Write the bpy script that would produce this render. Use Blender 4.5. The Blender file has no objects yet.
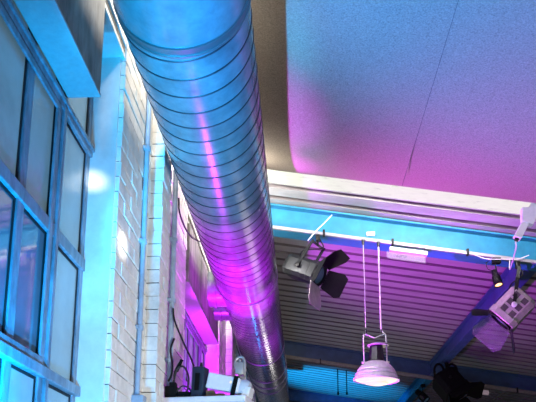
import bpy, bmesh, math, random
from mathutils import Vector, Matrix, Euler
random.seed(7)
SC = bpy.context.scene
COL = SC.collection
PI = math.pi
SL = 0.162            # roof pitch: the roof falls towards +X


# ------------------------------------------------------------------ materials
def lin(c):
    return tuple(((v / 255.0) / 12.92 if v / 255.0 <= 0.04045 else ((v / 255.0 + 0.055) / 1.055) ** 2.4) for v in c) + (1.0,)


def mat(name, rgb, rough=0.5, metal=0.0, var=0.0, vscale=20.0, bump=0.0, bscale=60.0, rvar=0.0, stretch=None, spec=0.5,
        dark=None, emit=None, estr=0.0, alpha=1.0, trans=0.0):
    m = bpy.data.materials.new(name)
    m.use_nodes = True
    nt = m.node_tree
    b = nt.nodes['Principled BSDF']
    b.inputs['Base Color'].default_value = lin(rgb)
    b.inputs['Roughness'].default_value = rough
    b.inputs['Metallic'].default_value = metal
    b.inputs['Specular IOR Level'].default_value = spec
    b.inputs['Alpha'].default_value = alpha
    b.inputs['Transmission Weight'].default_value = trans
    if emit:
        b.inputs['Emission Color'].default_value = lin(emit)
        b.inputs['Emission Strength'].default_value = estr
    if var or bump or rvar:
        tc = nt.nodes.new('ShaderNodeTexCoord')
        mp = nt.nodes.new('ShaderNodeMapping')
        if stretch:
            mp.inputs['Scale'].default_value = stretch
        nt.links.new(tc.outputs['Object'], mp.inputs['Vector'])
    if var:
        n = nt.nodes.new('ShaderNodeTexNoise')
        n.inputs['Scale'].default_value = vscale
        n.inputs['Detail'].default_value = 5.0
        n.inputs['Roughness'].default_value = 0.65
        nt.links.new(mp.outputs['Vector'], n.inputs['Vector'])
        r = nt.nodes.new('ShaderNodeValToRGB')
        r.color_ramp.elements[0].position = 0.32
        r.color_ramp.elements[1].position = 0.68
        d = dark if dark else tuple(max(0, v * (1 - var)) for v in rgb)
        r.color_ramp.elements[0].color = lin(d)
        r.color_ramp.elements[1].color = lin(tuple(min(255, v * (1 + var * 0.4)) for v in rgb))
        nt.links.new(n.outputs['Fac'], r.inputs['Fac'])
        nt.links.new(r.outputs['Color'], b.inputs['Base Color'])
        if emit:
            r2 = nt.nodes.new('ShaderNodeValToRGB')
            r2.color_ramp.elements[0].position = 0.22
            r2.color_ramp.elements[1].position = 0.42
            r2.color_ramp.elements[0].color = lin(tuple(v * (1 - var) for v in emit))
            r2.color_ramp.elements[1].color = lin(emit)
            nt.links.new(n.outputs['Fac'], r2.inputs['Fac'])
            nt.links.new(r2.outputs['Color'], b.inputs['Emission Color'])
        if rvar:
            mr = nt.nodes.new('ShaderNodeMapRange')
            mr.inputs['To Min'].default_value = max(0.02, rough - rvar)
            mr.inputs['To Max'].default_value = rough + rvar
            nt.links.new(n.outputs['Fac'], mr.inputs['Value'])
            nt.links.new(mr.outputs['Result'], b.inputs['Roughness'])
    if bump:
        n2 = nt.nodes.new('ShaderNodeTexNoise')
        n2.inputs['Scale'].default_value = bscale
        n2.inputs['Detail'].default_value = 4.0
        nt.links.new(mp.outputs['Vector'], n2.inputs['Vector'])
        bp = nt.nodes.new('ShaderNodeBump')
        bp.inputs['Strength'].default_value = bump
        bp.inputs['Distance'].default_value = 0.01
        nt.links.new(n2.outputs['Fac'], bp.inputs['Height'])
        nt.links.new(bp.outputs['Normal'], b.inputs['Normal'])
    return m


M = dict(
    brick=mat('white_painted_brick', (228, 224, 214), 0.55, var=0.10, vscale=9, bump=0.5, bscale=45),
    render=mat('white_painted_render', (214, 214, 208), 0.6, var=0.08, vscale=6, bump=0.25, bscale=25),
    mortar=mat('grey_mortar', (104, 100, 94), 0.9, var=0.3, vscale=30),
    backing=mat('plaster_backing', (150, 148, 140), 0.8, var=0.1),
    deck=mat('galvanised_roof_deck', (172, 168, 168), 0.5, metal=0.15, var=0.1, vscale=3, stretch=(0.5, 2, 2)),
    groove=mat('shaded_deck_groove', (118, 110, 112), 0.6, metal=0.1, var=0.1, vscale=3),  # deck colour darkened on the groove faces to stand for shade
    felt=mat('speckled_felt', (158, 146, 128), 0.95, var=0.25, vscale=110, bump=0.3, bscale=180, dark=(128, 115, 99)),
    trim=mat('dirty_glowing_trim', (92, 104, 86), 0.6, var=0.22, vscale=7, stretch=(1, 3, 3), emit=(250, 252, 236), estr=0.80),  # streaky dirt, plus an added glow for white light on the strip
    duct=mat('galvanised_duct', (122, 126, 134), 0.24, metal=0.36, var=0.16, vscale=7, rvar=0.07),
    seamline=mat('shaded_duct_seam', (34, 36, 44), 0.5, metal=0.3),  # crease shade along the spiral seams, put into the colour
    seam=mat('duct_seam', (120, 124, 130), 0.4, metal=0.8),
    beam=mat('lit_blue_beam_paint', (44, 132, 176), 0.42, var=0.12, vscale=5),  # beam paint with the light on it put into the colour
    beamdark=mat('shaded_blue_beam_paint', (60, 86, 132), 0.45, var=0.15, vscale=5),  # same beam paint, coloured deeper for the beams out of the light
    rail=mat('aluminium_rail', (176, 170, 182), 0.35, metal=0.3, var=0.08),
    railgrey=mat('dull_grey_rail', (128, 120, 118), 0.5, metal=0.3, var=0.1),
    black=mat('black_plastic', (11, 11, 12), 0.7, var=0.2, vscale=30, spec=0.15),
    blackmetal=mat('black_metal', (26, 26, 29), 0.38, metal=0.5, var=0.2, vscale=25),
    greymetal=mat('lamp_grey_metal', (52, 54, 58), 0.35, metal=0.7, var=0.15, vscale=15),
    ventgrey=mat('dark_vent_mesh', (70, 66, 66), 0.6, var=0.25, vscale=60),
    silver=mat('silver_lamp_housing', (186, 180, 176), 0.4, metal=0.5, var=0.12, vscale=15),
    chrome=mat('brushed_aluminium', (224, 226, 226), 0.32, metal=0.3, var=0.08, vscale=30),
    frame=mat('steel_window_frame', (128, 142, 154), 0.4, metal=0.25, var=0.25, vscale=8, stretch=(3, 3, 1)),
    rubber=mat('black_glazing_seal', (10, 12, 16), 0.7),
    glass=mat('hazy_window_glass', (132, 146, 150), 0.2, var=0.14, vscale=2.2, spec=0.8, emit=(130, 166, 174), estr=0.22),  # faint glow added to brighten the panes
    glassclear=mat('clear_window_glass', (84, 104, 118), 0.05, var=0.15, vscale=3, spec=1.0, emit=(90, 140, 180), estr=0.06),  # weak glow added to this glass as well
    boardwhite=mat('white_board', (158, 160, 160), 0.7, var=0.05, vscale=40),
    box=mat('plenum_board', (150, 146, 136), 0.7, var=0.35, vscale=5, stretch=(2, 2, 0.6), bump=0.2, bscale=30),
    conduit=mat('grey_conduit', (150, 166, 180), 0.45, var=0.1, vscale=12),
    conduitdark=mat('slate_conduit', (168, 190, 208), 0.45, var=0.15, vscale=12),
    white=mat('white_plastic', (226, 228, 230), 0.4, var=0.04),
    whitegrey=mat('pale_grey_plastic', (196, 204, 212), 0.45, var=0.06),
    navy=mat('dark_blue_plastic', (26, 44, 62), 0.4, var=0.2),
    brown=mat('brown_card', (128, 92, 58), 0.85, var=0.25, vscale=20),
    cable=mat('black_cable', (16, 16, 18), 0.5),
    whitecable=mat('white_cable', (222, 220, 224), 0.5),
    smoke=mat('smoky_gel', (120, 120, 130), 0.3, var=0.3, vscale=10, alpha=0.35),
    acrylic=mat('clear_acrylic', (235, 225, 245), 0.08, alpha=0.16, var=0.03),
    floor=mat('grey_concrete', (96, 94, 92), 0.7, var=0.25, vscale=3),
    backwall=mat('dim_painted_wall', (70, 76, 92), 0.8, var=0.15, vscale=3),
    lens=mat('glowing_lamp_glass', (110, 104, 96), 0.3, var=0.05, vscale=8, emit=(255, 226, 186), estr=1.1),
    warm=mat('glowing_warm_lens', (255, 210, 160), 0.3, var=0.05, emit=(255, 190, 120), estr=2.5),
    tube=mat('unlit_tube_cover', (214, 196, 204), 0.4, var=0.05, emit=(190, 165, 180), estr=0.25),  # cover of an unlit tube, given a faint glow of its own
    printing=mat('grey_print', (120, 116, 130), 0.6, var=0.05),
)


# ------------------------------------------------------------------ mesh helpers
class MB:
    def __init__(s):
        s.bm = bmesh.new()
        s.T = Matrix.Identity(4)

    def add(s, vs, fs):
        v = [s.bm.verts.new(s.T @ Vector(p)) for p in vs]
        for f in fs:
            try:
                s.bm.faces.new([v[i] for i in f])
            except ValueError:
                pass
        return v

    def box(s, a, b, bev=0.0):
        (x0, y0, z0), (x1, y1, z1) = a, b
        if bev <= 0:
            s.add([(x0, y0, z0), (x1, y0, z0), (x1, y1, z0), (x0, y1, z0), (x0, y0, z1), (x1, y0, z1), (x1, y1, z1), (x0, y1, z1)],
                  [(0, 3, 2, 1), (4, 5, 6, 7), (0, 1, 5, 4), (1, 2, 6, 5), (2, 3, 7, 6), (3, 0, 4, 7)])
            return
        t = bmesh.new()
        r = bmesh.ops.create_cube(t, size=1.0)
        for v in t.verts:
            v.co = Vector(((x0 + x1) / 2 + v.co.x * (x1 - x0), (y0 + y1) / 2 + v.co.y * (y1 - y0), (z0 + z1) / 2 + v.co.z * (z1 - z0)))
        bmesh.ops.bevel(t, geom=list(t.edges), offset=bev, segments=2, affect='EDGES', profile=0.5)
        s.merge(t)

    def merge(s, t):
        t.verts.index_update()
        s.add([tuple(v.co) for v in t.verts], [tuple(v.index for v in f.verts) for f in t.faces])
        t.free()

    def sheared(s, x0, x1, y0, y1, z0, z1, xs=1):
        """box whose z falls with the roof pitch as x grows"""
        vs, fs = [], []
        for i in range(xs + 1):
            x = x0 + (x1 - x0) * i / xs
            for y, z in ((y0, z0), (y1, z0), (y1, z1), (y0, z1)):
                vs.append((x, y, z - SL * x))
        for i in range(xs):
            a = i * 4
            for k in range(4):
                fs.append((a + k, a + 4 + k, a + 4 + (k + 1) % 4, a + (k + 1) % 4))
        fs += [(0, 1, 2, 3), (xs * 4 + 3, xs * 4 + 2, xs * 4 + 1, xs * 4)]
        s.add(vs, fs)

    def tube(s, pts, r, n=10, cap=True):
        pts = [Vector(p) for p in pts]
        rs = r if isinstance(r, (list, tuple)) else [r] * len(pts)
        rings = []
        up = None
        for i, p in enumerate(pts):
            d = (pts[min(i + 1, len(pts) - 1)] - pts[max(i - 1, 0)]).normalized()
            if up is None:
                up = Vector((0, 0, 1)) if abs(d.z) < 0.9 else Vector((1, 0, 0))
            u = d.cross(up).normalized()
            w = u.cross(d).normalized()
            up = w
            rings.append([p + (u * math.cos(2 * PI * k / n) + w * math.sin(2 * PI * k / n)) * rs[i] for k in range(n)])
        vs = [q for ring in rings for q in ring]
        fs = []
        for i in range(len(rings) - 1):
            for k in range(n):
                fs.append((i * n + k, i * n + (k + 1) % n, (i + 1) * n + (k + 1) % n, (i + 1) * n + k))
        if cap:
            fs.append(tuple(range(n - 1, -1, -1)))
            fs.append(tuple((len(rings) - 1) * n + k for k in range(n)))
        s.add(vs, fs)

    def lathe(s, prof, n=32):
        """prof: (radius, z) pairs, spun about local Z"""
        vs, fs = [], []
        for r, z in prof:
            for k in range(n):
                a = 2 * PI * k / n
                vs.append((r * math.cos(a), r * math.sin(a), z))
        for i in range(len(prof) - 1):
            for k in range(n):
                fs.append((i * n + k, i * n + (k + 1) % n, (i + 1) * n + (k + 1) % n, (i + 1) * n + k))
        s.add(vs, fs)

    def plate(s, q, t):
        """thin quad plate of thickness t from four corners"""
        q = [Vector(p) for p in q]
        nrm = (q[1] - q[0]).cross(q[2] - q[0]).normalized() * t
        vs = [tuple(p) for p in q] + [tuple(p + nrm) for p in q]
        k = len(q)
        fs = [tuple(range(k - 1, -1, -1)), tuple(range(k, 2 * k))]
        for i in range(k):
            fs.append((i, (i + 1) % k, k + (i + 1) % k, k + i))
        s.add(vs, fs)

    def build(s, name, m, parent=None, smooth=False, loc=None, sharp=40):
        bmesh.ops.remove_doubles(s.bm, verts=list(s.bm.verts), dist=1e-6)
        bmesh.ops.recalc_face_normals(s.bm, faces=list(s.bm.faces))
        if loc is not None:
            for v in s.bm.verts:
                v.co -= Vector(loc)
        me = bpy.data.meshes.new(name)
        s.bm.to_mesh(me)
        s.bm.free()
        for mm in (m if isinstance(m, (list, tuple)) else [m]):
            me.materials.append(mm)
        if smooth:
            for p in me.polygons:
                p.use_smooth = True
            try:
                me.set_sharp_from_angle(angle=math.radians(sharp))
            except Exception:
                pass
        o = bpy.data.objects.new(name, me)
        COL.objects.link(o)
        if loc is not None:
            o.location = loc
        if parent is not None:
            o.parent = parent
        return o


def tag(o, label, cat, group=None):
    o['label'] = label
    o['category'] = cat
    if group:
        o['group'] = group
    return o


def thing(name, label, cat, loc=(0, 0, 0), group=None):
    o = bpy.data.objects.new(name, None)
    o.empty_display_size = 0.1
    COL.objects.link(o)
    o.location = loc
    return tag(o, label, cat, group)


def struct(o):
    o['kind'] = 'structure'
    return o


def frame_matrix(c, ax, up):
    """local X = ax, local Z ~ up, at c"""
    x = Vector(ax).normalized()
    y = Vector(up).cross(x).normalized()
    z = x.cross(y)
    m = Matrix((x, y, z)).transposed().to_4x4()
    m.translation = Vector(c)
    return m


def spline(pts, n=8):
    P = [Vector(p) for p in pts]
    P = [P[0] * 2 - P[1]] + P + [P[-1] * 2 - P[-2]]
    out = []
    for i in range(1, len(P) - 2):
        a, b, c, d = P[i - 1:i + 3]
        for k in range(n):
            t = k / n
            out.append(0.5 * ((2 * b) + (c - a) * t + (2 * a - 5 * b + 4 * c - d) * t * t + (3 * b - a - 3 * c + d) * t ** 3))
    out.append(P[-2])
    return out


# ------------------------------------------------------------------ setting: brick wall with window bays
WX = -0.85                       # face of the brick wall
RX = -1.00                       # window plane
PITCH = 4.16
ZTOP = 3.42
ZS = 2.24                        # soffit of the window recess
FLOOR = -1.6
course, blen, joint = 0.078, 0.225, 0.006
piers = [(-1.12, 0.88), (3.04, 4.99), (7.20, 9.15), (11.36, 13.31), (15.52, 17.47)]
bays = [(0.88, 3.04), (4.99, 7.20), (9.15, 11.36), (13.31, 15.52)]
w = MB()


def brick_run(x_back, x_face, y0, y1, z0, z1, keep_ends=True):
    k0 = int(round((z0 - FLOOR) / course))
    k1 = int(round((z1 - FLOOR) / course))
    for k in range(k0, k1):
        z = FLOOR + k * course
        y = y0 - (blen / 2 if k % 2 else 0)
        while y < y1 - 0.01:
            a, b = max(y, y0), min(y + blen, y1)
            if b - a > 0.03:
                e = random.uniform(-0.0035, 0.0035)
                ja = 0 if a == y0 else joint / 4
                jb = 0 if b == y1 else joint / 4
                g = joint * random.uniform(0.5, 1.0)
                s0, s1 = random.uniform(-.002, .002), random.uniform(-.002, .002)
                x1 = x_face + e
                ya, yb = a + ja + (random.uniform(-.001, .001)), b - jb + (random.uniform(-.001, .001))
                c = 0.0035
                zz0, zz1 = z + g / 2 + s0, z + course - g / 2 + s1
                w.add([(x_back, ya, zz0), (x1 - c, ya, zz0), (x1 - c, yb, zz0), (x_back, yb, zz0),
                       (x_back, ya, zz1), (x1 - c, ya, zz1), (x1 - c, yb, zz1), (x_back, yb, zz1),
                       (x1, ya + .001, zz0 + c), (x1, yb - .001, zz0 + c), (x1, yb - .001, zz1 - c), (x1, ya + .001, zz1 - c)],
                      [(0, 3, 2, 1), (4, 5, 6, 7), (0, 1, 5, 4), (2, 3, 7, 6), (0, 4, 7, 3),
                       (1, 2, 9, 8), (2, 6, 10, 9), (6, 5, 11, 10), (5, 1, 8, 11), (8, 9, 10, 11)])
            y += blen


for i, (a, b) in enumerate(piers):
    lo = 0.25 if i < 4 else 1.0
    brick_run(RX - 0.08, WX, a, b, lo, 2.66)
    brick_run(WX - 0.02, -0.778, a + 0.66, a + 0.66 + 0.225, lo, 3.0)       # pilaster
for a, b in bays:
    brick_run(WX - 0.10, WX, a, b, ZS + 0.03, 2.66)                           # brickwork over the recess
brick = w
# mortar backing, lower wall and upper wall as separate slabs inside the same wall object
wall = brick.build('wall_left', M['brick'])
struct(wall)
w = MB()
for a, b in piers:
    w.box((RX - 0.30, a + 0.004, FLOOR), (WX - 0.007, b - 0.004, ZTOP))
    w.box((WX - 0.03, a + 0.664, FLOOR), (-0.785, a + 0.881, 3.2))
for a, b in bays:
    w.box((RX - 0.30, a, ZS), (WX - 0.007, b, ZTOP))
    w.box((RX - 0.30, a, FLOOR), (WX - 0.007, b, -0.45))
w.box((RX - 0.30, 17.4, FLOOR), (WX, 26.0, ZTOP))
mo = w.build('mortar', M['mortar'], wall)
w = MB()
for a, b in piers:
    for ye, d in ((a, -1), (b, 1)):
        y0_, y1_ = sorted((ye + d * 0.012, ye - d * 0.02))
        w.box((RX - 0.08, y0_, -0.45), (WX - 0.022, y1_, ZS))
for a, b in bays:
    w.box((RX - 0.28, a, ZS - 0.004), (WX - 0.004, b, ZS + 0.02))
rv = w.build('reveal_render', M['render'], wall)
w = MB()
w.box((-1.3, -1.2, FLOOR - 0.1), (9, 26.2, FLOOR))
struct(w.build('floor', M['floor']))
w = MB()
w.box((-1.3, 26, FLOOR), (9, 26.2, 3.6))
struct(w.build('wall_back', M['backwall']))

# roof deck: trapezoidal sheet, ribs running across the room
w = MB()
DZ = 3.31
p = 0.262
prof = []
y = 1.2
while y < 26:
    prof += [(y, DZ), (y + 0.178, DZ), (y + 0.190, DZ + 0.06), (y + 0.250, DZ + 0.06)]
    y += p
vs, fs = [], []
for x in (-1.3, 9.0):
    vs += [(x, yy, zz - SL * x) for yy, zz in prof]
n = len(prof)
for i in range(n - 1):
    fs.append((i, i + 1, n + i + 1, n + i))
w.add(vs, fs)
w.add([(-1.3, -1.2, DZ + .02 + SL * 1.3), (9, -1.2, DZ + .02 - SL * 9), (9, 1.2, DZ - SL * 9), (-1.3, 1.2, DZ + SL * 1.3)], [(0, 1, 2, 3)])
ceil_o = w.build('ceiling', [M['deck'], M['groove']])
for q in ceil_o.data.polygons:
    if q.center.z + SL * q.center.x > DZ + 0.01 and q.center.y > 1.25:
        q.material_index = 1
struct(ceil_o)


# ------------------------------------------------------------------ windows
def make_window(idx, y0, y1):
    root = bpy.data.objects.new('window_%d' % idx, None)
    COL.objects.link(root)
    root['kind'] = 'structure'
    m1 = y1 - 0.41            # main mullion centre
    m2 = y1 - 0.745
    m3 = y1 - 1.09
    fb, ff = RX - 0.04, RX + 0.004
    zA, zB, zH = 1.14, 0.56, 1.725
    f = MB()
    f.box((fb, y1 - 0.055, -0.45), (ff, y1, ZS), 0.004)                      # jambs
    f.box((fb, y0, -0.45), (ff, y0 + 0.055, ZS), 0.004)
    f.box((fb, y0, ZS - 0.05), (ff, y1, ZS), 0.004)
    f.box((fb, y0, -0.45), (ff, y1, -0.40), 0.004)
    f.box((fb, m1 - 0.055, -0.45), (ff + 0.002, m1 + 0.055, ZS), 0.006)      # main mullion
    f.box((fb, m1 - 0.012, -0.45), (ff + 0.016, m1 + 0.02, ZS), 0.004)
    f.box((fb, m2 - 0.032, -0.45), (ff, m2 + 0.032, ZS), 0.005)
    f.box((fb, m3 - 0.032, -0.45), (ff, m3 + 0.032, ZS), 0.005)
    f.box((fb, m3 - 0.40, -0.45), (ff, m3 - 0.34, ZS), 0.005)
    fr = f.build('frame', M['frame'], root)
    f = MB()                                                                   # transoms
    f.box((fb, y0, zH - 0.035), (ff + 0.012, y1, zH + 0.03), 0.005)
    f.box((fb, y0, zH - 0.008), (ff + 0.022, y1, zH + 0.012), 0.003)
    f.box((fb, y0, zA - 0.028), (ff + 0.008, y1, zA + 0.03), 0.005)
    f.box((fb, y0, zB - 0.035), (ff + 0.022, y1, zB + 0.01), 0.005)
    f.box((fb, y0, -0.03), (ff + 0.008, y1, 0.03), 0.005)
    f.build('transom', M['frame'], root)
    cols = [(m1 + 0.055, y1 - 0.055), (m2 + 0.032, m1 - 0.055), (m3 + 0.032, m2 - 0.032), (m3 - 0.34, m3 - 0.032), (y0 + .055, m3 - 0.40)]
    rows = [(-0.40, -0.03), (0.03, zB - 0.035), (zB + 0.01, zA - 0.028), (zA + 0.03, zH - 0.035), (zH + 0.03, ZS - 0.05)]
    for ci, (a, b) in enumerate(cols):
        if b - a < 0.05:
            continue
        for ri, (c, d) in enumerate(rows):
            s = MB()                                                           # dark seal round each pane
            t = 0.012
            xs0, xs1 = RX - 0.015, RX - 0.004
            s.box((xs0, a, c), (xs1, a + t, d)); s.box((xs0, b - t, c), (xs1, b, d))
            s.box((xs0, a + t, c), (xs1, b - t, c + t)); s.box((xs0, a + t, d - t), (xs1, b - t, d))
            pane = MB()
            pane.box((RX - 0.020, a, c), (RX - 0.008, b, d))
            clear = (ci in (1, 2) and ri == 2)
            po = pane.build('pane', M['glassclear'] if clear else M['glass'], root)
            s.build('seal', M['rubber'], po)
    # opening sash standing proud of the frame: middle and top rows left of the main mullion
    f = MB()
    ya, yb, za, zb = m3 - 0.30, m1 - 0.045, zB + 0.012, zH - 0.04
    f.box((ff, ya, za), (ff + 0.012, yb, za + 0.03), 0.004)
    f.box((ff, ya, zb - 0.03), (ff + 0.012, yb, zb), 0.004)
    f.box((ff, yb - 0.035, za + 0.03), (ff + 0.012, yb, zb - 0.03), 0.004)
    f.box((ff, ya, za + 0.03), (ff + 0.012, ya + 0.03, zb - 0.03), 0.004)
    f.build('opening_sash', M['frame'], root)
    return root


for i, (a, b) in enumerate(bays[:3]):
    make_window(i + 1, a, b)


# ------------------------------------------------------------------ plenum boxes hung in the window recesses
def plenum(y0, y1, label):
    t = thing('boxed_lintel', label, 'box', (WX - 0.07, y0, 1.76), 'boxes over the windows')
    L = t.location
    m = MB()
    m.box((RX + 0.022, y0, 1.765), (WX + 0.012, y1, ZS - 0.004), 0.004)
    b = m.build('box_body', M['box'], None, loc=L); b.location = (0, 0, 0); b.parent = t
    m = MB()
    m.box((RX + 0.021, y0 - 0.002, 1.752), (WX + 0.015, y1 + 0.002, 1.765), 0.002)
    b = m.build('bottom_board', M['boardwhite'], None, loc=L); b.location = (0, 0, 0); b.parent = t
    return t


plenum(1.25, 2.63, 'grey boxed lintel with a cyan lit underside over the nearest window')
plenum(5.04, 6.99, 'boxed lintel with a magenta lit underside over the far window')


# ------------------------------------------------------------------ main duct
CX, CZ, R = -0.473, 2.13, 0.28
duct = thing('ventilation_duct', 'large round galvanised spiral ventilation duct running along the brick wall', 'duct', (CX, -1.5, CZ))


def dpart(m, name, material, smooth=True, sharp=40):
    o = m.build(name, material, None, smooth=smooth, loc=duct.location, sharp=sharp)
    o.location = (0, 0, 0)
    o.parent = duct
    return o


def duct_smooth(y0, y1, r=R, n=64):
    m = MB()
    vs, fs = [], []
    for y in (y0, y1):
        for k in range(n):
            a = 2 * PI * k / n
            vs.append((CX + r * math.cos(a), y, CZ + r * math.sin(a)))
    for k in range(n):
        fs.append((k, (k + 1) % n, n + (k + 1) % n, n + k))
    m.add(vs, fs)
    return dpart(m, 'smooth_section', M['duct'])


def duct_spiral(y0, y1, pitch, n=56, ht=0.0024):
    m = MB()
    prof = [(0.0, 0.0), (0.90, 0.0), (0.925, ht), (0.975, ht), (0.9999, 0.0)]
    turns = int((y1 - y0) / pitch) + 2
    rows = []
    for t in range(-1, turns):
        for s, h in prof[:-1]:
            rows.append((t + s, h))
    bm = m.bm
    grid = []
    for u, h in rows:
        line = []
        for k in range(n + 1):
            a = 2 * PI * k / n
            y = y0 + (u - k / n) * pitch
            y = min(max(y, y0), y1)
            rr = R + h
            line.append(bm.verts.new((CX + rr * math.cos(a), y, CZ + rr * math.sin(a))))
        grid.append(line)
    for i in range(len(grid) - 1):
        for k in range(n):
            q = (grid[i][k], grid[i][k + 1], grid[i + 1][k + 1], grid[i + 1][k])
            ys = [v.co.y for v in q]
            if max(ys) - min(ys) > 1e-5:
                fc = bm.faces.new(q)
                fc.material_index = 1 if i % 4 >= 1 else 0
    return dpart(m, 'spiral_section', [M['duct'], M['seamline']], sharp=14)


def collar(y, wdt=0.03, h=0.008, n=64, m_=None):
    m = MB()
    prof = [(R - 0.002, -wdt / 2), (R + h, -wdt / 2 + 0.004), (R + h, -wdt / 2 + 0.012), (R + h * 0.4, -wdt / 2 + 0.015),
            (R + h * 0.4, wdt / 2 - 0.015), (R + h, wdt / 2 - 0.012), (R + h, wdt / 2 - 0.004), (R - 0.002, wdt / 2)]
    m.T = Matrix.Translation((CX, y, CZ)) @ Matrix.Rotation(-PI / 2, 4, 'X')
    m.lathe(prof, n)
    return dpart(m, 'collar', M['seam'])


duct_smooth(-1.5, 2.49)
collar(2.49, 0.06, 0.007)
duct_spiral(2.52, 5.52, 0.128)
duct_smooth(5.52, 5.96)
collar(5.96, 0.034, 0.008)
duct_smooth(5.97, 6.5)
duct_spiral(6.5, 9.6, 0.11)
collar(8.5, 0.03, 0.008)
duct_smooth(9.6, 10.6)
collar(9.65, 0.04, 0.009); collar(10.12, 0.04, 0.009); collar(10.55, 0.04, 0.009)
duct_spiral(10.6, 15.5, 0.128)
# branch to the far boxed lintel
m = MB()
m.T = Matrix.Translation((CX, 6.25, CZ - 0.03)) @ Matrix.Rotation(-PI / 2, 4, 'Y')
m.lathe([(0.17, 0.0), (0.17, 0.29), (0.184, 0.292), (0.184, 0.31), (0.17, 0.312), (0.17, 0.40)], 40)
dpart(m, 'branch_duct', M['duct'])
m = MB()
m.T = Matrix.Translation((CX, 6.68, CZ - 0.09)) @ Matrix.Rotation(-PI / 2, 4, 'Y')
m.lathe([(0.12, 0.0), (0.12, 0.29), (0.13, 0.292), (0.13, 0.31), (0.12, 0.312), (0.12, 0.40)], 40)
dpart(m, 'branch_duct', M['duct'])

# ------------------------------------------------------------------ felt ceiling panel, its far end sweeping up to the deck
m = MB()
PZ = 2.62
prof = [(-1.0, PZ), (2.0, PZ), (4.25, PZ)]
for i in range(1, 17):
    t = i / 16
    prof.append((4.25 + 1.62 * t, PZ + 0.46 * t ** 2.1))
vs, fs = [], []
xs = (-0.29, 1.0, 2.5, 4.2)
for x in xs:
    vs += [(x, yy, zz - SL * x) for yy, zz in prof]
n = len(prof)
for j in range(len(xs) - 1):
    for i in range(n - 1):
        fs.append((j * n + i, j * n + i + 1, (j + 1) * n + i + 1, (j + 1) * n + i))
# top side
k = len(vs)
for x in xs:
    vs += [(x, yy, zz + 0.03 - SL * x) for yy, zz in prof]
for j in range(len(xs) - 1):
    for i in range(n - 1):
        fs.append((k + j * n + i, k + (j + 1) * n + i, k + (j + 1) * n + i + 1, k + j * n + i + 1))
for i in range(n - 1):
    fs.append((i, k + i, k + i + 1, i + 1))
    j = (len(xs) - 1) * n
    fs.append((j + i, j + i + 1, k + j + i + 1, k + j + i))
for j in range(len(xs) - 1):
    fs.append((j * n + n - 1, (j + 1) * n + n - 1, k + (j + 1) * n + n - 1, k + j * n + n - 1))
    fs.append((j * n, k + j * n, k + (j + 1) * n, (j + 1) * n))
m.add(vs, fs)
panel = thing('felt_ceiling_panel', 'wide brown felt ceiling panel washed blue and purple, right of the duct', 'ceiling panel', (0.8, 3, PZ))
o = m.build('felt_sheet', M['felt'], None, smooth=True, loc=panel.location); o.location = (0, 0, 0); o.parent = panel
m = MB()
m.sheared(0.80, 0.803, 0.5, 5.0, PZ - 0.0015, PZ + 0.002)
o = m.build('joint_line', M['mortar'], None, loc=panel.location); o.location = (0, 0, 0); o.parent = panel
m = MB()
m.sheared(-0.29, 4.2, 5.868, 6.12, 3.072, 3.09, 3)
m.sheared(0.845, 0.90, 5.85, 5.91, 3.05, 3.08)
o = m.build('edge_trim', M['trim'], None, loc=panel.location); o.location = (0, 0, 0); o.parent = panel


# ------------------------------------------------------------------ steel beams across the room
def cross_beam(yc, label, material, h=0.30, fl=0.10, x0=-0.84, x1=8.8):
    t = thing('steel_beam', label, 'beam', (x0, yc, 3.0 - SL * x0), 'blue roof beams')
    for nm, a in (('bottom_flange', (yc - fl, yc + fl, 3.0, 3.018)), ('web', (yc - 0.012, yc + 0.012, 3.018, 3.0 + h - 0.018)),
                  ('top_flange', (yc - fl, yc + fl, 3.0 + h - 0.018, 3.0 + h))):
        m = MB()
        m.sheared(x0, x1, a[0], a[1], a[2], a[3], 4)
        o = m.build(nm, material, None, loc=t.location); o.location = (0, 0, 0); o.parent = t
    return t


cross_beam(7.16, 'bright cyan lit roof beam just beyond the felt panel, carrying the pale rail', M['beam'])
cross_beam(13.2, 'deep blue roof beam in the middle distance behind the pendant lamp', M['beamdark'])
cross_beam(18.4, 'dark farthest roof beam at the bottom of the picture, beside the duct', M['beamdark'])


def long_beam(x, y0, y1, label, material):
    zb = 3.0 - SL * x
    t = thing('steel_tie_beam', label, 'beam', (x, y0, zb), 'tie beams between the roof beams')
    for nm, a in (('bottom_flange', (x - 0.075, x + 0.075, zb + 0.02, zb + 0.035)), ('web', (x - 0.01, x + 0.01, zb + 0.035, zb + 0.25)),
                  ('top_flange', (x - 0.075, x + 0.075, zb + 0.25, zb + 0.265))):
        m = MB()
        m.box((a[0], y0, a[2]), (a[1], y1, a[3]))
        o = m.build(nm, material, None, loc=t.location); o.location = (0, 0, 0); o.parent = t
    return t


long_beam(2.51, 7.19, 13.17, 'violet blue tie beam running away from the first roof beam to the second', M['beamdark'])
long_beam(2.51, 13.23, 18.37, 'cyan lit tie beam beyond the second roof beam, behind the black lantern', M['beam'])


# ------------------------------------------------------------------ lighting rails under the beams
def rail(y, x0, x1, z, label, material, clips, tall=0.026):
    t = thing('lighting_rail', label, 'rail', (x0, y, z - SL * x0), 'lighting rails')
    L = t.location
    m = MB()
    m.sheared(x0, x1, y - 0.016, y + 0.016, z - tall / 2, z + tall / 2, 4)
    m.sheared(x0, x1, y - 0.006, y + 0.006, z + tall / 2, z + tall / 2 + 0.010, 4)
    o = m.build('rail_track', material, None, loc=L); o.location = (0, 0, 0); o.parent = t
    for cx in clips:
        m = MB()
        zz = z - SL * cx
        m.box((cx - 0.012, y - 0.034, zz - tall / 2 - 0.008), (cx + 0.012, y + 0.034, zz + tall / 2 + 0.03), 0.003)
        o = m.build('clip', M['blackmetal'], None, loc=L); o.location = (0, 0, 0); o.parent = t
    return t


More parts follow.
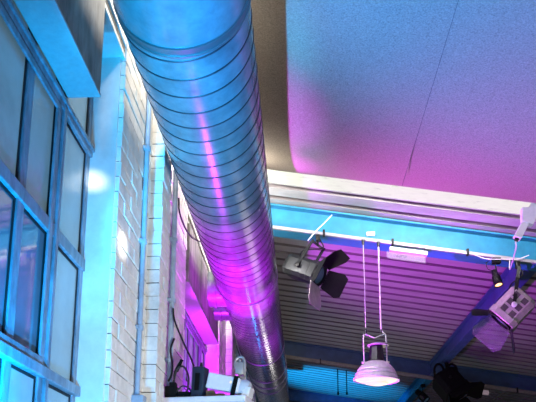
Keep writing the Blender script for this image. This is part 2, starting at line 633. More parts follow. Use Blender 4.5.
rail(7.035, -0.6, 6.0, 3.008, 'pale aluminium lighting rail clipped along the bright cyan beam', M['rail'], (0.275, 1.0, 1.78))
rail(13.07, -0.6, 7.5, 2.97, 'dull grey lighting rail along the deep blue beam behind the pendant', M['railgrey'], (0.4, 1.7, 3.35, 4.05), 0.06)


def cable(name, pts, r, label, material=None, group=None, n=8):
    m = MB()
    P = spline(pts)
    m.tube(P, r, n)
    o = m.build(name, material or M['cable'], None, smooth=True, loc=P[0])
    return tag(o, label, 'cable', group)


# ------------------------------------------------------------------ conduits on the wall
def conduit(y, x, r, z0, z1, clips, label, material):
    t = thing('electrical_conduit', label, 'pipe', (x, y, z0), 'conduits on the brick wall')
    L = t.location
    m = MB()
    m.tube([(x, y, z0), (x, y, z1)], r, 16)
    o = m.build('pipe', material, None, smooth=True, loc=L); o.location = (0, 0, 0); o.parent = t
    for z in clips:
        m = MB()
        m.tube([(x, y, z - 0.012), (x, y, z + 0.012)], r * 1.45, 16)
        m.box((WX - 0.002, y - r * 2.2, z - 0.010), (x - r * 0.2, y + r * 2.2, z + 0.010), 0.002)
        o = m.build('clip', material, None, smooth=True, loc=L); o.location = (0, 0, 0); o.parent = t
    return t


conduit(3.50, -0.832, 0.0135, 0.612, 2.62, (0.97, 1.45, 2.0), 'pale blue grey conduit on the brick between window and pilaster', M['conduit'])
conduit(4.33, -0.826, 0.018, 0.70, 2.62, (0.98, 1.38, 1.80), 'slate grey conduit with dark straps on the far side of the pilaster', M['conduitdark'])
m = MB()
m.box((-0.853, 3.46, 0.50), (-0.79, 3.54, 0.61), 0.006)
o = m.build('conduit_box', M['conduit'], None, loc=(-0.82, 3.5, 0.50)); tag(o, 'small grey junction box at the foot of the pale conduit', 'junction box')
cable('drooping_cable', [(-0.80, 4.32, 2.10), (-0.80, 4.36, 2.02), (-0.79, 4.52, 1.98), (-0.785, 4.80, 2.02), (-0.775, 5.1, 2.11), (-0.768, 5.2, 2.15)], 0.006,
      'thin black cable drooping from the slate conduit to the duct')
cable('hooked_cable', [(-0.81, 4.30, 1.32), (-0.80, 4.31, 1.24), (-0.74, 4.28, 1.10), (-0.68, 4.24, 0.98), (-0.655, 4.22, 0.92)], 0.006,
      'black cable hanging from the slate conduit to the dark upright box')
cable('strap_cable', [(-0.80, 4.31, 1.12), (-0.815, 4.28, 1.04), (-0.79, 4.22, 0.94), (-0.785, 4.18, 0.86), (-0.80, 4.165, 0.815)], 0.007,
      'black cable running down the slate conduit into the power adapters')

# ------------------------------------------------------------------ wall shelf unit and the things on it
sh = thing('wall_shelf', 'white wall shelf with a rounded front edge below the slate conduit', 'shelf', (-0.55, 4.2, 0.60))
L = sh.location
A = Matrix.Translation((-0.847, 4.11, 0.0)) @ Matrix.Rotation(math.radians(-8), 4, 'Z')
m = MB(); m.T = A
m.box((0.025, 0, 0.52), (0.53, 0.30, 0.70), 0.008)
o = m.build('shelf_body', M['whitegrey'], None, loc=L); o.location = (0, 0, 0); o.parent = sh
m = MB(); m.T = A
m.box((0.0, -0.008, 0.668), (0.536, 0.306, 0.704), 0.008)
o = m.build('top_board', M['white'], None, loc=L); o.location = (0, 0, 0); o.parent = sh

ZT = 0.705
# power adapters with cords
ad = thing('power_adapter', 'black power adapters with looping cords at the left end of the shelf', 'power adapter', (-0.74, 4.2, ZT))
L = ad.location
m = MB()
m.box((-0.815, 4.13, ZT), (-0.745, 4.21, ZT + 0.075), 0.006)
m.box((-0.79, 4.14, ZT + 0.07), (-0.75, 4.20, ZT + 0.10), 0.005)
m.box((-0.745, 4.14, ZT), (-0.662, 4.20, ZT + 0.042), 0.006)
o = m.build('adapter_block', M['black'], None, loc=L); o.location = (0, 0, 0); o.parent = ad
for pts in ([(-0.765, 4.16, ZT + 0.09), (-0.765, 4.17, ZT + 0.16), (-0.745, 4.17, ZT + 0.21), (-0.728, 4.17, ZT + 0.235)],
            [(-0.77, 4.15, ZT + 0.09), (-0.745, 4.15, ZT + 0.18), (-0.705, 4.15, ZT + 0.195), (-0.675, 4.15, ZT + 0.13), (-0.68, 4.15, ZT + 0.04)],
            [(-0.75, 4.15, ZT + 0.04), (-0.71, 4.15, ZT + 0.075), (-0.67, 4.16, ZT + 0.06), (-0.655, 4.17, ZT + 0.03)]):
    m = MB()
    m.tube(spline(pts), 0.006, 8)
    o = m.build('cord', M['cable'], None, smooth=True, loc=L); o.location = (0, 0, 0); o.parent = ad
m = MB()
m.tube([(-0.752, 4.17, ZT + 0.17), (-0.722, 4.17, ZT + 0.245)], 0.010, 10)
o = m.build('plug', M['black'], None, smooth=True, loc=L); o.location = (0, 0, 0); o.parent = ad

# upright dark box with a stub on top
rb = thing('upright_receiver', 'dark blue upright receiver box standing left of the tilted white projector', 'receiver', (-0.61, 4.16, ZT))
L = rb.location
RM = Matrix.Translation((-0.612, 4.15, ZT)) @ Matrix.Rotation(math.radians(-14), 4, 'Z') @ Matrix.Rotation(math.radians(3), 4, 'Y')
m = MB(); m.T = RM
m.box((-0.040, -0.03, 0), (0.035, 0.06, 0.192), 0.006)
o = m.build('receiver_body', M['navy'], None, loc=L); o.location = (0, 0, 0); o.parent = rb
m = MB(); m.T = RM
m.box((-0.018, -0.034, 0.045), (0.012, -0.0285, 0.15), 0.002)
o = m.build('front_slot', M['black'], None, loc=L); o.location = (0, 0, 0); o.parent = rb
m = MB(); m.T = RM
m.tube([(0.0, 0.01, 0.19), (0.0, 0.01, 0.222)], [0.011, 0.007], 12)
o = m.build('antenna_stub', M['greymetal'], None, smooth=True, loc=L); o.location = (0, 0, 0); o.parent = rb

# brown card wedge under the projector
m = MB()
m.box((-0.565, 4.12, ZT), (-0.452, 4.22, ZT + 0.024), 0.004)
m.box((-0.565, 4.13, ZT + 0.024), (-0.515, 4.21, ZT + 0.046), 0.004)
o = m.build('card_wedge', M['brown'], None, loc=(-0.52, 4.18, ZT)); tag(o, 'brown card block wedged under the white projector', 'wedge')

# tilted white projector
pj = thing('small_projector', 'small white projector tilted on the shelf, held by a black strap', 'projector', (-0.43, 4.16, ZT))
L = pj.location
PM = Matrix.Translation((-0.425, 4.15, ZT + 0.082)) @ Matrix.Rotation(math.radians(-10), 4, 'Z') @ Matrix.Rotation(math.radians(13), 4, 'Y')
m = MB(); m.T = PM
m.box((-0.135, -0.035, -0.048), (0.065, 0.12, 0.048), 0.006)
o = m.build('projector_body', M['white'], None, loc=L); o.location = (0, 0, 0); o.parent = pj
m = MB(); m.T = PM @ Matrix.Translation((0.065, 0.04, 0.0)) @ Matrix.Rotation(PI / 2, 4, 'Y')
m.lathe([(0.0, -0.02), (0.052, -0.02), (0.054, 0.02), (0.05, 0.042), (0.040, 0.055), (0.0, 0.06)], 24)
o = m.build('rounded_end', M['whitegrey'], None, smooth=True, loc=L); o.location = (0, 0, 0); o.parent = pj
m = MB(); m.T = PM
m.box((0.085, -0.01, -0.052), (0.135, 0.10, 0.012), 0.008)
o = m.build('end_bracket', M['white'], None, loc=L); o.location = (0, 0, 0); o.parent = pj
m = MB(); m.T = PM
m.box((0.010, -0.038, 0.005), (0.022, -0.034, 0.02), 0.001)
o = m.build('side_button', M['lens'], None, loc=L); o.location = (0, 0, 0); o.parent = pj
m = MB(); m.T = PM
m.box((0.030, -0.042, -0.12), (0.058, -0.036, 0.052), 0.002)
m.box((0.030, -0.042, 0.048), (0.058, 0.125, 0.054), 0.002)
o = m.build('strap', M['black'], None, loc=L); o.location = (0, 0, 0); o.parent = pj

# purple lit clamp behind the projector, fixed on the shelf back
cl = thing('spring_clamp', 'metal clamp with a hooked jaw standing behind the white projector', 'clamp', (-0.36, 4.28, ZT))
L = cl.location
m = MB()
m.tube([(-0.375, 4.30, ZT), (-0.375, 4.30, ZT + 0.27)], 0.010, 10)
m.box((-0.405, 4.275, ZT + 0.17), (-0.350, 4.325, ZT + 0.25), 0.008)
o = m.build('clamp_post', M['silver'], None, smooth=True, loc=L); o.location = (0, 0, 0); o.parent = cl
m = MB()
m.tube(spline([(-0.405, 4.29, ZT + 0.21), (-0.40, 4.29, ZT + 0.265), (-0.37, 4.29, ZT + 0.285), (-0.345, 4.29, ZT + 0.255), (-0.345, 4.29, ZT + 0.12)]), 0.009, 10)
o = m.build('hook_jaw', M['silver'], None, smooth=True, loc=L); o.location = (0, 0, 0); o.parent = cl
m = MB()
m.box((-0.375, 4.27, ZT), (-0.335, 4.33, ZT + 0.16), 0.006)
o = m.build('clamp_block', M['silver'], None, loc=L); o.location = (0, 0, 0); o.parent = cl


# ------------------------------------------------------------------ stage lanterns with barn doors
def lantern(label, hang, c, ax, up, Ln, W, H, cols, doors, vents=False, pivot_side=-1, yoke_w=0.035, group=None, gel=False, handles=False):
    """hang: clamp point; c: body centre; ax: beam direction; doors: list of (side, angle deg, length)"""
    t = thing('stage_lantern', label, 'stage light', hang, group)
    L = t.location
    body, doorm, yokem = cols
    T = frame_matrix(c, ax, up)

    def part(m, name, material, parent=t, smooth=False):
        o = m.build(name, material, None, smooth=smooth, loc=L)
        o.location = (0, 0, 0)
        o.parent = parent
        return o
    m = MB(); m.T = T
    hl, hw, hh = Ln / 2, W / 2, H / 2
    # chamfered housing: stepped octagonal-ish section
    sec = [(-hw, -hh * .62), (-hw * .72, -hh), (hw * .72, -hh), (hw, -hh * .62), (hw, hh * .62), (hw * .72, hh), (-hw * .72, hh), (-hw, hh * .62)]
    stations = [(-hl, .80), (-hl + .03 * Ln, .92), (-hl + .12 * Ln, 1.0), (hl - .22 * Ln, 1.0), (hl - .20 * Ln, 1.06), (hl - .02 * Ln, 1.06), (hl, 1.0)]
    vs, fs = [], []
    for x, s in stations:
        vs += [(x, a * s, b * s) for a, b in sec]
    for i in range(len(stations) - 1):
        for k in range(8):
            fs.append((i * 8 + k, i * 8 + (k + 1) % 8, (i + 1) * 8 + (k + 1) % 8, (i + 1) * 8 + k))
    fs.append(tuple(range(8)))
    m.add(vs, fs)
    hb = part(m, 'housing', body)
    m = MB(); m.T = T                                           # front ring + recessed lens
    m.T = T @ Matrix.Translation((hl, 0, 0)) @ Matrix.Rotation(PI / 2, 4, 'Y')
    r0 = min(hw, hh)
    m.lathe([(r0 * 1.0, -0.02), (r0 * 1.0, 0.012), (r0 * .86, 0.014), (r0 * .84, -0.01)], 28)
    part(m, 'front_ring', doorm, smooth=True)
    m = MB(); m.T = T @ Matrix.Translation((hl - 0.012, 0, 0)) @ Matrix.Rotation(PI / 2, 4, 'Y')
    m.lathe([(r0 * .98, -0.004), (r0 * .85, 0.0), (r0 * .5, 0.010), (0.0, 0.014)], 28)
    part(m, 'lens', M['black'] if handles else M['glassclear'], smooth=True)
    for side, ang, ln, *dm in doors:
        m = MB(); m.T = T
        a = math.radians(ang)
        if side in 'TB':
            sg = 1 if side == 'T' else -1
            hwid, off = hw * 0.95, hh
            f = lambda u, d: (hl + 0.012 + d * math.cos(a), u, sg * (off + d * math.sin(a)))
        else:
            sg = 1 if side == 'L' else -1
            hwid, off = hh * 0.95, hw
            f = lambda u, d: (hl + 0.012 + d * math.cos(a), sg * (off + d * math.sin(a)), u)
        q = [f(-hwid, 0), f(hwid, 0), f(hwid * 1.32, ln * .75), f(hwid * 1.02, ln), f(-hwid * 1.02, ln), f(-hwid * 1.32, ln * .75)]
        m.plate(q, 0.004)
        m.tube([f(-hwid, 0), f(hwid, 0)], 0.006, 8)
        part(m, 'barn_door', M[dm[0]] if dm else doorm)
    if handles:
        for s_ in (-1, 1):
            m = MB()
            base = Vector(c) + Vector((-0.06 + s_ * 0.11, -0.02, 0.20))
            m.tube(spline([base + Vector((-.07, 0, -.05)), base + Vector((-.075, 0, .08)), base + Vector((-.03, 0, .15)), base + Vector((.03, 0, .15)),
                           base + Vector((.075, 0, .08)), base + Vector((.07, 0, -.05))]), 0.020, 10)
            part(m, 'carry_loop', body, smooth=True)
    if gel:
        m = MB(); m.T = T
        m.plate([(hl + .02, -hw * .9, -hh * .9), (hl + .02, hw * .9, -hh * .9), (hl + .02, hw * .9, hh * .9), (hl + .02, -hw * .9, hh * .9)], 0.002)
        part(m, 'gel_frame', M['smoke'])
    if vents:
        for i in range(3):
            for j in (-1, 1):
                m = MB(); m.T = T
                x = -hl + Ln * (0.22 + 0.24 * i)
                ya = -hw - 0.003 if pivot_side < 0 else hw + 0.003
                yb = -hw + 0.01 if pivot_side < 0 else hw - 0.01
                zc = j * hh * 0.34
                m.box((x - Ln * .085, min(ya, yb), zc - hh * .20), (x + Ln * .085, max(ya, yb), zc + hh * .20), 0.001)
                part(m, 'vent', M['ventgrey'], hb)
    # yoke: two arms from the pivots up to the hanging bolt, local Y is the pivot axis
    pv = [T @ Vector((-Ln * 0.02, s * (hw + 0.018), 0)) for s in (-1, 1)]
    top = Vector(hang) - Vector((0, 0, 0.10))
    d = (pv[1] - pv[0]); d.z *= 0.3
    d = d.normalized() * (hw + 0.018)
    m = MB()
    for s, q in zip((-1, 1), pv):
        sh_ = top + d * s
        nrm = (Vector(q) - sh_)
        a = frame_matrix((sh_ + q) / 2, nrm, d)
        mm = MB(); mm.T = a
        l2 = nrm.length / 2 + 0.02
        mm.box((-l2, -yoke_w / 2, -0.003), (l2, yoke_w / 2, 0.003), 0.001)
        for f_ in mm.bm.faces:
            pass
        mm.bm.verts.index_update()
        tmp = [tuple(v.co) for v in mm.bm.verts]
        m.add(tmp, [tuple(v.index for v in f_.verts) for f_ in mm.bm.faces])
        mm.bm.free()
    aa = frame_matrix(top, d, (0, 0, 1))
    mm = MB(); mm.T = aa
    l2 = hw + 0.02
    mm.box((-l2, -yoke_w / 2, -0.003), (l2, yoke_w / 2, 0.003), 0.001)
    mm.bm.verts.index_update()
    m.add([tuple(v.co) for v in mm.bm.verts], [tuple(v.index for v in f_.verts) for f_ in mm.bm.faces])
    mm.bm.free()
    part(m, 'yoke', yokem)
    for s, q in zip((-1, 1), pv):
        m = MB(); m.T = frame_matrix(q, (T.to_3x3() @ Vector((0, s, 0))), (T.to_3x3() @ Vector((0, 0, 1)))) @ Matrix.Rotation(PI / 2, 4, 'Y')
        m.lathe([(0.0, -0.01), (0.026, -0.01), (0.028, 0.012), (0.016, 0.018), (0.0, 0.018)], 18)
        part(m, 'pivot_knob', M['chrome'] if vents else M['blackmetal'], smooth=True)
    m = MB()
    m.tube([top - Vector((0, 0, .01)), Vector(hang)], 0.010, 10)
    m.box((hang[0] - .022, hang[1] - .03, hang[2] - .055), (hang[0] + .022, hang[1] + .03, hang[2] + .012), 0.005)
    part(m, 'hook_clamp', M['blackmetal'])
    m = MB()
    bk = T @ Vector((-hl * 0.6, 0, hh))
    m.tube(spline([bk, bk + Vector((0.05, 0.05, 0.10)), Vector(hang) + Vector((0.05, 0.03, -0.12)), Vector(hang) + Vector((0.02, 0.02, -0.02))]), 0.007, 8)
    part(m, 'supply_cord', M['cable'], smooth=True)
    return t


G = 'stage lanterns with barn doors'
lantern('grey and black lantern with flared barn doors hanging beside the duct', (0.21, 7.035, 2.94), (0.055, 6.98, 2.545), (0.74, -0.46, -0.44),
        (0.40, -0.10, 0.9), 0.42, 0.22, 0.22, (M['greymetal'], M['blackmetal'], M['greymetal']),
        [('T', 48, .25), ('B', 62, .25, 'silver'), ('L', 35, .22), ('R', 45, .25)], group=G)
lantern('silver lantern with six dark vents hanging near the right edge', (2.29, 7.035, 2.60), (2.20, 7.02, 2.105), (-0.66, 0.20, -0.66),
        (-0.6, 0.1, 0.7), 0.36, 0.26, 0.30, (M['silver'], M['blackmetal'], M['blackmetal']),
        [('T', 50, .17, 'greymetal'), ('B', 50, .22), ('R', 20, .26, 'smoke')], vents=True, pivot_side=1, group=G)
lantern('large black lantern in silhouette below the deep blue beam', (2.52, 11.9, 2.61), (2.54, 11.8, 2.20), (0.42, -0.32, -0.70),
        (0.5, 0.2, 0.6), 0.44, 0.44, 0.42, (M['black'], M['black'], M['black']),
        [('T', 50, .24), ('B', 30, .26), ('L', 45, .26), ('R', 40, .24)], yoke_w=0.03, group=G, handles=True)


# ------------------------------------------------------------------ small spotlights
def small_spot(label, hang, c, ax, r, Ln, lensm, group):
    t = thing('small_spotlight', label, 'spotlight', hang, group)
    L = t.location

    def part(m, name, material, smooth=True):
        o = m.build(name, material, None, smooth=smooth, loc=L); o.location = (0, 0, 0); o.parent = t
        return o
    T = frame_matrix(c, ax, (0, -1, 0.1)) @ Matrix.Rotation(PI / 2, 4, 'Y')
    h = Ln / 2
    m = MB(); m.T = T
    prof = [(0.0, -h), (r * .6, -h), (r * .72, -h * .9), (r * .74, -h * .3), (r * .95, -h * .2), (r, h * .1)]
    for i in range(4):
        z = h * (.1 + .18 * i)
        prof += [(r, z), (r * .93, z + h * .05), (r * .93, z + h * .11), (r, z + h * .16)]
    prof += [(r * 1.02, h), (r * .86, h), (r * .84, h * .8)]
    m.lathe(prof, 20)
    part(m, 'housing', M['blackmetal'])
    m = MB(); m.T = T
    m.lathe([(r * .86, h * .86), (r * .5, h * .95), (0, h)], 20)
    part(m, 'lens', lensm)
    m = MB()
    hv = Vector(hang); cv = Vector(c)
    m.tube([hv, hv - Vector((0, 0, 0.05)), cv - Vector((0, r * .9, 0))], 0.008, 8)
    part(m, 'bracket', M['greymetal'])
    m = MB()
    m.box((hang[0] - .03, hang[1] - .035, hang[2] - .05), (hang[0] + .055, hang[1] + .03, hang[2] + .010), 0.006)
    part(m, 'rail_adapter', M['black'], False)
    m = MB()
    bk = cv - Vector(ax).normalized() * h
    m.tube(spline([bk, bk + Vector((-0.06, 0, 0.02)), hv + Vector((-0.09, 0, -0.04)), hv + Vector((-0.04, 0, 0.0))]), 0.004, 8)
    part(m, 'lead', M['cable'])
    return t


small_spot('small black spotlight with a lit warm lens left of the silver lantern', (2.06, 7.035, 2.648), (2.05, 7.0, 2.43), (0.12, -0.30, -0.95), 0.045, 0.19, M['warm'], 'small spotlights')
small_spot('small unlit black spotlight low beside the large black lantern', (2.45, 13.9, 2.60), (2.42, 13.85, 2.37), (0.55, -0.4, -0.7), 0.085, 0.30, M['glassclear'], 'small spotlights')

# ------------------------------------------------------------------ pendant lamp
PX, PY = 0.755, 7.0
pend = thing('pendant_lamp', 'aluminium dome pendant lamp with a glowing glass lens on two long cords', 'pendant lamp', (PX, PY, 1.36))
L = pend.location


def pp(m, name, material, smooth=True):
    o = m.build(name, material, None, smooth=smooth, loc=L); o.location = (0, 0, 0); o.parent = pend
    return o


TP = Matrix.Translation((PX + 0.02, PY, 1.37)) @ Matrix.Rotation(math.radians(2), 4, 'Y')
m = MB(); m.T = TP
prof = [(0.06, 0.185), (0.095, 0.180), (0.135, 0.155), (0.165, 0.125), (0.187, 0.095), (0.190, 0.090), (0.190, 0.078), (0.196, 0.075),
        (0.205, 0.055), (0.210, 0.050), (0.210, 0.036), (0.215, 0.032), (0.224, 0.008), (0.232, 0.0), (0.232, -0.014), (0.222, -0.016), (0.205, 0.02), (0.18, 0.06), (0.1, 0.12)]
m.lathe(prof, 48)
pp(m, 'dome_shade', M['chrome'])
m = MB(); m.T = TP
m.lathe([(0.212, -0.008), (0.18, -0.022), (0.12, -0.036), (0.115, -0.046), (0.06, -0.060), (0.0, -0.064)], 40)
pp(m, 'glass_lens', M['lens'])
m = MB(); m.T = TP
m.lathe([(0.0, 0.175), (0.085, 0.175), (0.082, 0.20), (0.066, 0.345), (0.066, 0.352), (0.0, 0.352)], 8)
pp(m, 'gear_housing', M['greymetal'], False)
m = MB(); m.T = TP @ Matrix.Translation((0.02, 0, 0.352)) @ Matrix.Rotation(math.radians(-3), 4, 'Y')
m.lathe([(0.0, 0.014), (0.10, 0.012), (0.112, 0.004), (0.11, -0.004), (0.0, -0.002)], 24)
pp(m, 'top_cap', M['rail'])
m = MB()
for s in (-1, 1):
    m.tube(spline([(PX + 0.02 + s * 0.115, PY, 1.53), (PX + 0.02 + s * 0.115, PY, 1.80), (PX + 0.02 + s * 0.10, PY, 1.838), (PX + 0.02 + s * 0.055, PY, 1.825), (PX + 0.02, PY, 1.80)]), 0.007, 8)
    m.tube([(PX + 0.02 + s * 0.09, PY, 1.545), (PX + 0.02 + s * 0.14, PY, 1.545)], 0.010, 8)
pp(m, 'wire_bracket', M['chrome'])
for x in (PX - 0.068, PX + 0.092):
    m = MB()
    th = 0.004 if x < PX else 0.009
    m.tube([(x, PY, 2.985 - SL * x), (x * 0.985 + 0.012, PY, 2.4), (x * 0.98 + 0.012, PY, 1.88)], th, 8)
    if x > PX:
        m.tube([(x * .98 + .012, PY, 1.88), (x + 0.04, PY, 1.83), (x + 0.045, PY, 1.72)], th, 8)
    else:
        m.tube([(x * .98 + .012, PY, 1.88), (x + .012, PY, 1.82)], th, 8)
    pp(m, 'suspension_cord', M['whitecable'])
    m = MB()
    m.tube([(x, PY, 2.99 - SL * x), (x, PY, 2.93 - SL * x)], [0.018, 0.012], 10)
    pp(m, 'cord_hook', M['greymetal'])
    m = MB()
    m.tube([(x * .98 + .012, PY, 1.90), (x * .98 + .012, PY, 1.85)], [0.008, 0.013], 10)
    pp(m, 'cord_hook', M['greymetal'])

# ------------------------------------------------------------------ acrylic sign under the rail
sg = thing('acrylic_sign', 'white bar with a hanging clear acrylic plate right of the pendant cords', 'sign', (1.15, 7.05, 2.75))
L = sg.location
m = MB()
m.sheared(0.97, 1.36, 7.02, 7.10, 2.925, 2.965, 1)
o = m.build('sign_housing', M['white'], None, loc=L); o.location = (0, 0, 0); o.parent = sg
m = MB()
m.sheared(0.94, 1.34, 7.06, 7.066, 2.845, 2.925, 1)
o = m.build('acrylic_plate', M['acrylic'], None, loc=L); o.location = (0, 0, 0); o.parent = sg
m = MB()
for i in range(6):
    x = 1.02 + i * 0.022
    m.sheared(x, x + 0.014, 7.056, 7.0595, 2.872, 2.90 - 0.006 * (i % 2), 1)
o = m.build('faint_print', M['printing'], None, loc=L); o.location = (0, 0, 0); o.parent = sg
for x in (0.99, 1.34):
    m = MB()
    m.tube([(x, 7.06, 2.962 - SL * x), (x, 7.06, 3.0 - SL * x)], 0.006, 8)
    o = m.build('hanger', M['greymetal'], None, loc=L); o.location = (0, 0, 0); o.parent = sg

m = MB()
x = 0.785
m.box((x - 0.045, 7.125, 3.105 - SL * x), (x + 0.045, 7.149, 3.15 - SL * x), 0.004)
o = m.build('sensor_plate', M['white'], None, loc=(x, 7.14, 2.99)); tag(o, 'small white plate fixed on the cyan beam above the pendant cords', 'plate')

# ------------------------------------------------------------------ white angled arm at the right edge
ar = thing('angled_arm', 'white angled bracket arm hanging at the right edge over the cyan beam', 'bracket', (2.0, 5.75, 2.6))
L = ar.location
T = frame_matrix((1.955, 5.75, 2.477), (-0.20, 0.0, -0.36), (0, -1, 0))
m = MB(); m.T = T
m.box((-0.21, -0.031, -0.035), (0.146, 0.031, 0.035), 0.006)
o = m.build('arm_bar', M['white'], None, loc=L); o.location = (0, 0, 0); o.parent = ar
m = MB()
m.box((1.95, 5.715, 2.515), (2.32, 5.79, 2.59), 0.012)
m.plate([(1.94, 5.706, 2.62), (2.09, 5.706, 2.62), (2.02, 5.706, 2.46), (1.93, 5.706, 2.495)], 0.07)
o = m.build('arm_head', M['white'], None, loc=L); o.location = (0, 0, 0); o.parent = ar
m = MB(); m.T = T
m.tube([(0.14, 0, 0), (0.166, 0, 0)], 0.019, 12)
o = m.build('cable_gland', M['greymetal'], None, loc=L); o.location = (0, 0, 0); o.parent = ar
cable('hanging_lead', [(1.872, 5.75, 2.325), (1.885, 5.80, 2.28), (1.98, 6.25, 2.30), (2.13, 6.80, 2.45), (2.21, 7.025, 2.63)], 0.006, 'pale lead curving from the white arm down to the rail', M['whitecable'])
cable('rail_wire', [(1.82, 6.998, 2.70), (1.95, 6.99, 2.64), (2.10, 6.985, 2.63), (2.28, 6.99, 2.63), (2.40, 6.99, 2.67)], 0.005, 'thin white wire sagging below the rail near the small lit spotlight', M['whitecable'])
cable('diagonal_wire', [(0.365, 6.99, 3.165), (0.28, 6.985, 3.07), (0.19, 6.985, 2.98), (0.10, 6.985, 2.87)], 0.006, 'thin white wire crossing the cyan beam above the grey lantern', M['whitecable'])

# ------------------------------------------------------------------ distant fittings beyond the second beam
bt = thing('batten_light', 'unlit white batten light under the deck behind the large black lantern', 'light fitting', (3.4, 13.45, 2.40))
L = bt.location
m = MB()
m.sheared(3.16, 3.62, 13.40, 13.50, 2.895, 2.97, 1)
o = m.build('diffuser', M['tube'], None, loc=L); o.location = (0, 0, 0); o.parent = bt
m = MB()
m.sheared(3.14, 3.64, 13.41, 13.49, 2.97, 3.00, 1)
for x in (3.25, 3.53):
    m.tube([(x, 13.45, 2.98 - SL * x), (x, 13.45, 3.32 - SL * x)], 0.012, 8)
o = m.build('spine', M['railgrey'], None, loc=L); o.location = (0, 0, 0); o.parent = bt
m = MB()
m.tube([(3.90, 13.2, 2.35), (3.93, 14.4, 2.33), (3.97, 15.5, 2.30)], 0.028, 12)
o = m.build('ceiling_pipe', M['railgrey'], None, smooth=True, loc=(3.9, 13.2, 2.35)); tag(o, 'pale pipe running away under the deck at the lower right', 'pipe')
for x, lab in ((0.83, 'thin dark hanging rod left of the pendant lamp, the left one'), (1.02, 'thin dark hanging rod left of the pendant lamp, the right one')):
    m = MB()
    m.tube([(x, 15.0, 3.33 - SL * x), (x, 15.0, 2.62)], 0.012, 8)
    m.tube([(x, 15.0, 2.66), (x, 15.0, 2.60)], 0.022, 8)
    o = m.build('hanging_rod', M['blackmetal'], None, smooth=True, loc=(x, 15.0, 2.6)); tag(o, lab, 'rod', 'hanging rods')


# ------------------------------------------------------------------ lights
def lamp(name, kind, loc, color, power, size=0.03, target=None, spot=None, blend=0.3, sx=None, sy=None):
    d = bpy.data.lights.new(name, kind)
    d.energy = power
    d.color = color
    if kind in ('POINT', 'SPOT'):
        d.shadow_soft_size = size
    if kind == 'AREA':
        d.shape = 'RECTANGLE'
        d.size, d.size_y = sx, sy
    if kind == 'SPOT':
        d.spot_size = math.radians(spot)
        d.spot_blend = blend
    o = bpy.data.objects.new(name, d)
    COL.objects.link(o)
    o.location = loc
    if target is not None:
        o.rotation_euler = (Vector(target) - Vector(loc)).to_track_quat('-Z', 'Y').to_euler()
    return o


CY = (0.0, 0.40, 1.0)
MG = (0.60, 0.02, 1.0)
lamp('cyan_uplight', 'POINT', (-0.70, 2.10, 0.12), CY, 95, 0.02)
lamp('cyan_reveal_wash', 'SPOT', (-0.835, 1.9, 0.10), CY, 200, 0.02, (-0.92, 2.98, 1.9), 60, 0.9)
for yy, pw in ((2.35, 620), (3.0, 800), (3.8, 900)):
    lamp('cyan_duct_wash', 'SPOT', (-0.745, 1.6, 0.0), (0.0, 0.50, 1.0), pw, 0.03, (-0.50, yy, 1.95), 22, 0.9)
lamp('magenta_uplight', 'POINT', (-0.66, 6.2, 0.30), MG, 110, 0.02)
lamp('magenta_bay_wash', 'SPOT', (-0.74, 5.6, 0.2), MG, 420, 0.02, (-0.95, 6.6, 1.75), 70, 0.9)
for yy, pw in ((4.7, 850), (5.3, 1250), (6.0, 1250)):
    lamp('magenta_duct_wash', 'SPOT', (-0.66, 5.6, 0.25), (0.62, 0.0, 0.95), pw, 0.03, (-0.50, yy, 1.95), 30, 0.9)
lamp('cyan_uplight_far', 'SPOT', (-0.62, 15.2, 0.25), CY, 1700, 0.03, (0.7, 16.4, 3.0), 58, 0.8)
lamp('cyan_panel_wash', 'SPOT', (-0.72, 2.0, 0.10), (0.03, 0.29, 1.0), 1100, 0.02, (1.6, 2.5, 2.5), 84, 0.7)
lamp('magenta_panel_wash', 'SPOT', (-0.67, 6.3, 0.28), (0.62, 0.09, 0.92), 900, 0.02, (3.0, 5.2, 2.4), 92, 0.8)
lamp('magenta_deck_wash', 'SPOT', (-0.67, 6.9, 0.28), (0.66, 0.02, 1.0), 960, 0.02, (1.5, 8.4, 2.95), 66, 0.9)
lamp('deck_tube', 'AREA', (1.0, 5.60, 3.17 - SL), (1, 1, .94), 190, target=(1.0, 7.2, 3.22 - SL), sx=3.6, sy=0.05)
for yy in (1.6, 3.2, 5.0, 6.6):
    lamp('wall_tube', 'POINT', (-0.52, yy, 2.72), (1, .95, .88), 30, 0.06)
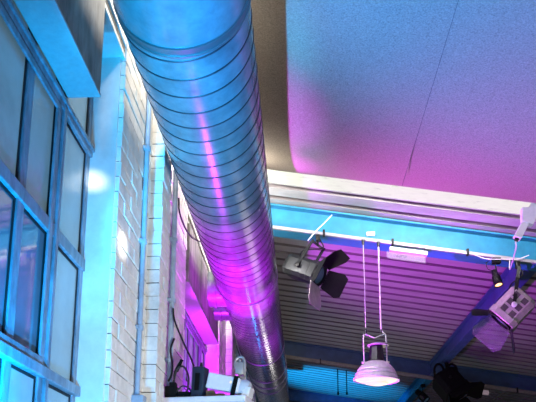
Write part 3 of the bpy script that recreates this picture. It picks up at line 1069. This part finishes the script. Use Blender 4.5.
lamp('front_spot', 'SPOT', (1.9, 0.3, 0.9), (1, .95, .85), 1500, 0.02, (-0.985, 3.03, 1.57), 2.0, 1.0)
lamp('front_spot_low', 'SPOT', (1.9, 0.3, 0.9), (1, .95, .85), 1500, 0.02, (-0.85, 3.15, 1.29), 2.6, 1.0)
lamp('arm_key', 'SPOT', (2.6, 2.0, 0.6), (1, 1, .96), 260, 0.03, (1.98, 5.75, 2.5), 9, 0.8)
lamp('wall_wash', 'SPOT', (2.2, 1.2, -0.8), (.93, .97, 1), 540, 0.08, (-0.85, 3.7, 0.9), 38, 1.0)
lamp('shelf_key', 'SPOT', (0.9, 0.9, 0.3), (.80, .92, 1.0), 60, 0.05, (-0.5, 4.15, 0.80), 15, 0.8)
lamp('far_fill', 'POINT', (1.6, 10.8, 0.2), (1, .86, .72), 40, 0.6).data.specular_factor = 0.25
lamp('cyan_accent', 'POINT', (-0.35, 11.2, 0.4), CY, 22, 0.05)
lamp('far_white', 'POINT', (0.35, 12.2, 0.9), (1, .95, .9), 22, 0.2)
lamp('room_fill', 'AREA', (4.5, 1.0, 0.5), (1, .85, .68), 32, target=(0.2, 5.5, 2.4), sx=2.5, sy=2.5)

# ------------------------------------------------------------------ world and camera
wd = bpy.data.worlds.new('World')
SC.world = wd
wd.use_nodes = True
bg = wd.node_tree.nodes['Background']
bg.inputs['Color'].default_value = (0.55, 0.6, 0.7, 1)
bg.inputs['Strength'].default_value = 0.10

F, px, py, v1 = 700.0, 268.0, 360.0, (301.0, 518.0)
pitch = math.atan((v1[1] - py) / F)
yaw = math.atan((v1[0] - px) * math.cos(pitch) / F)
cam = bpy.data.cameras.new('Camera')
cam.sensor_width = 36.0
cam.lens = F / 536.0 * 36.0
cam.shift_x = 0.0
cam.shift_y = (py - 201.0) / 536.0
cam.clip_start = 0.05
co = bpy.data.objects.new('Camera', cam)
COL.objects.link(co)
co.rotation_euler = (PI / 2 + pitch, 0, yaw)
SC.camera = co
SC.view_settings.view_transform = 'Standard'
SC.view_settings.look = 'None'
SC.view_settings.exposure = 0.0
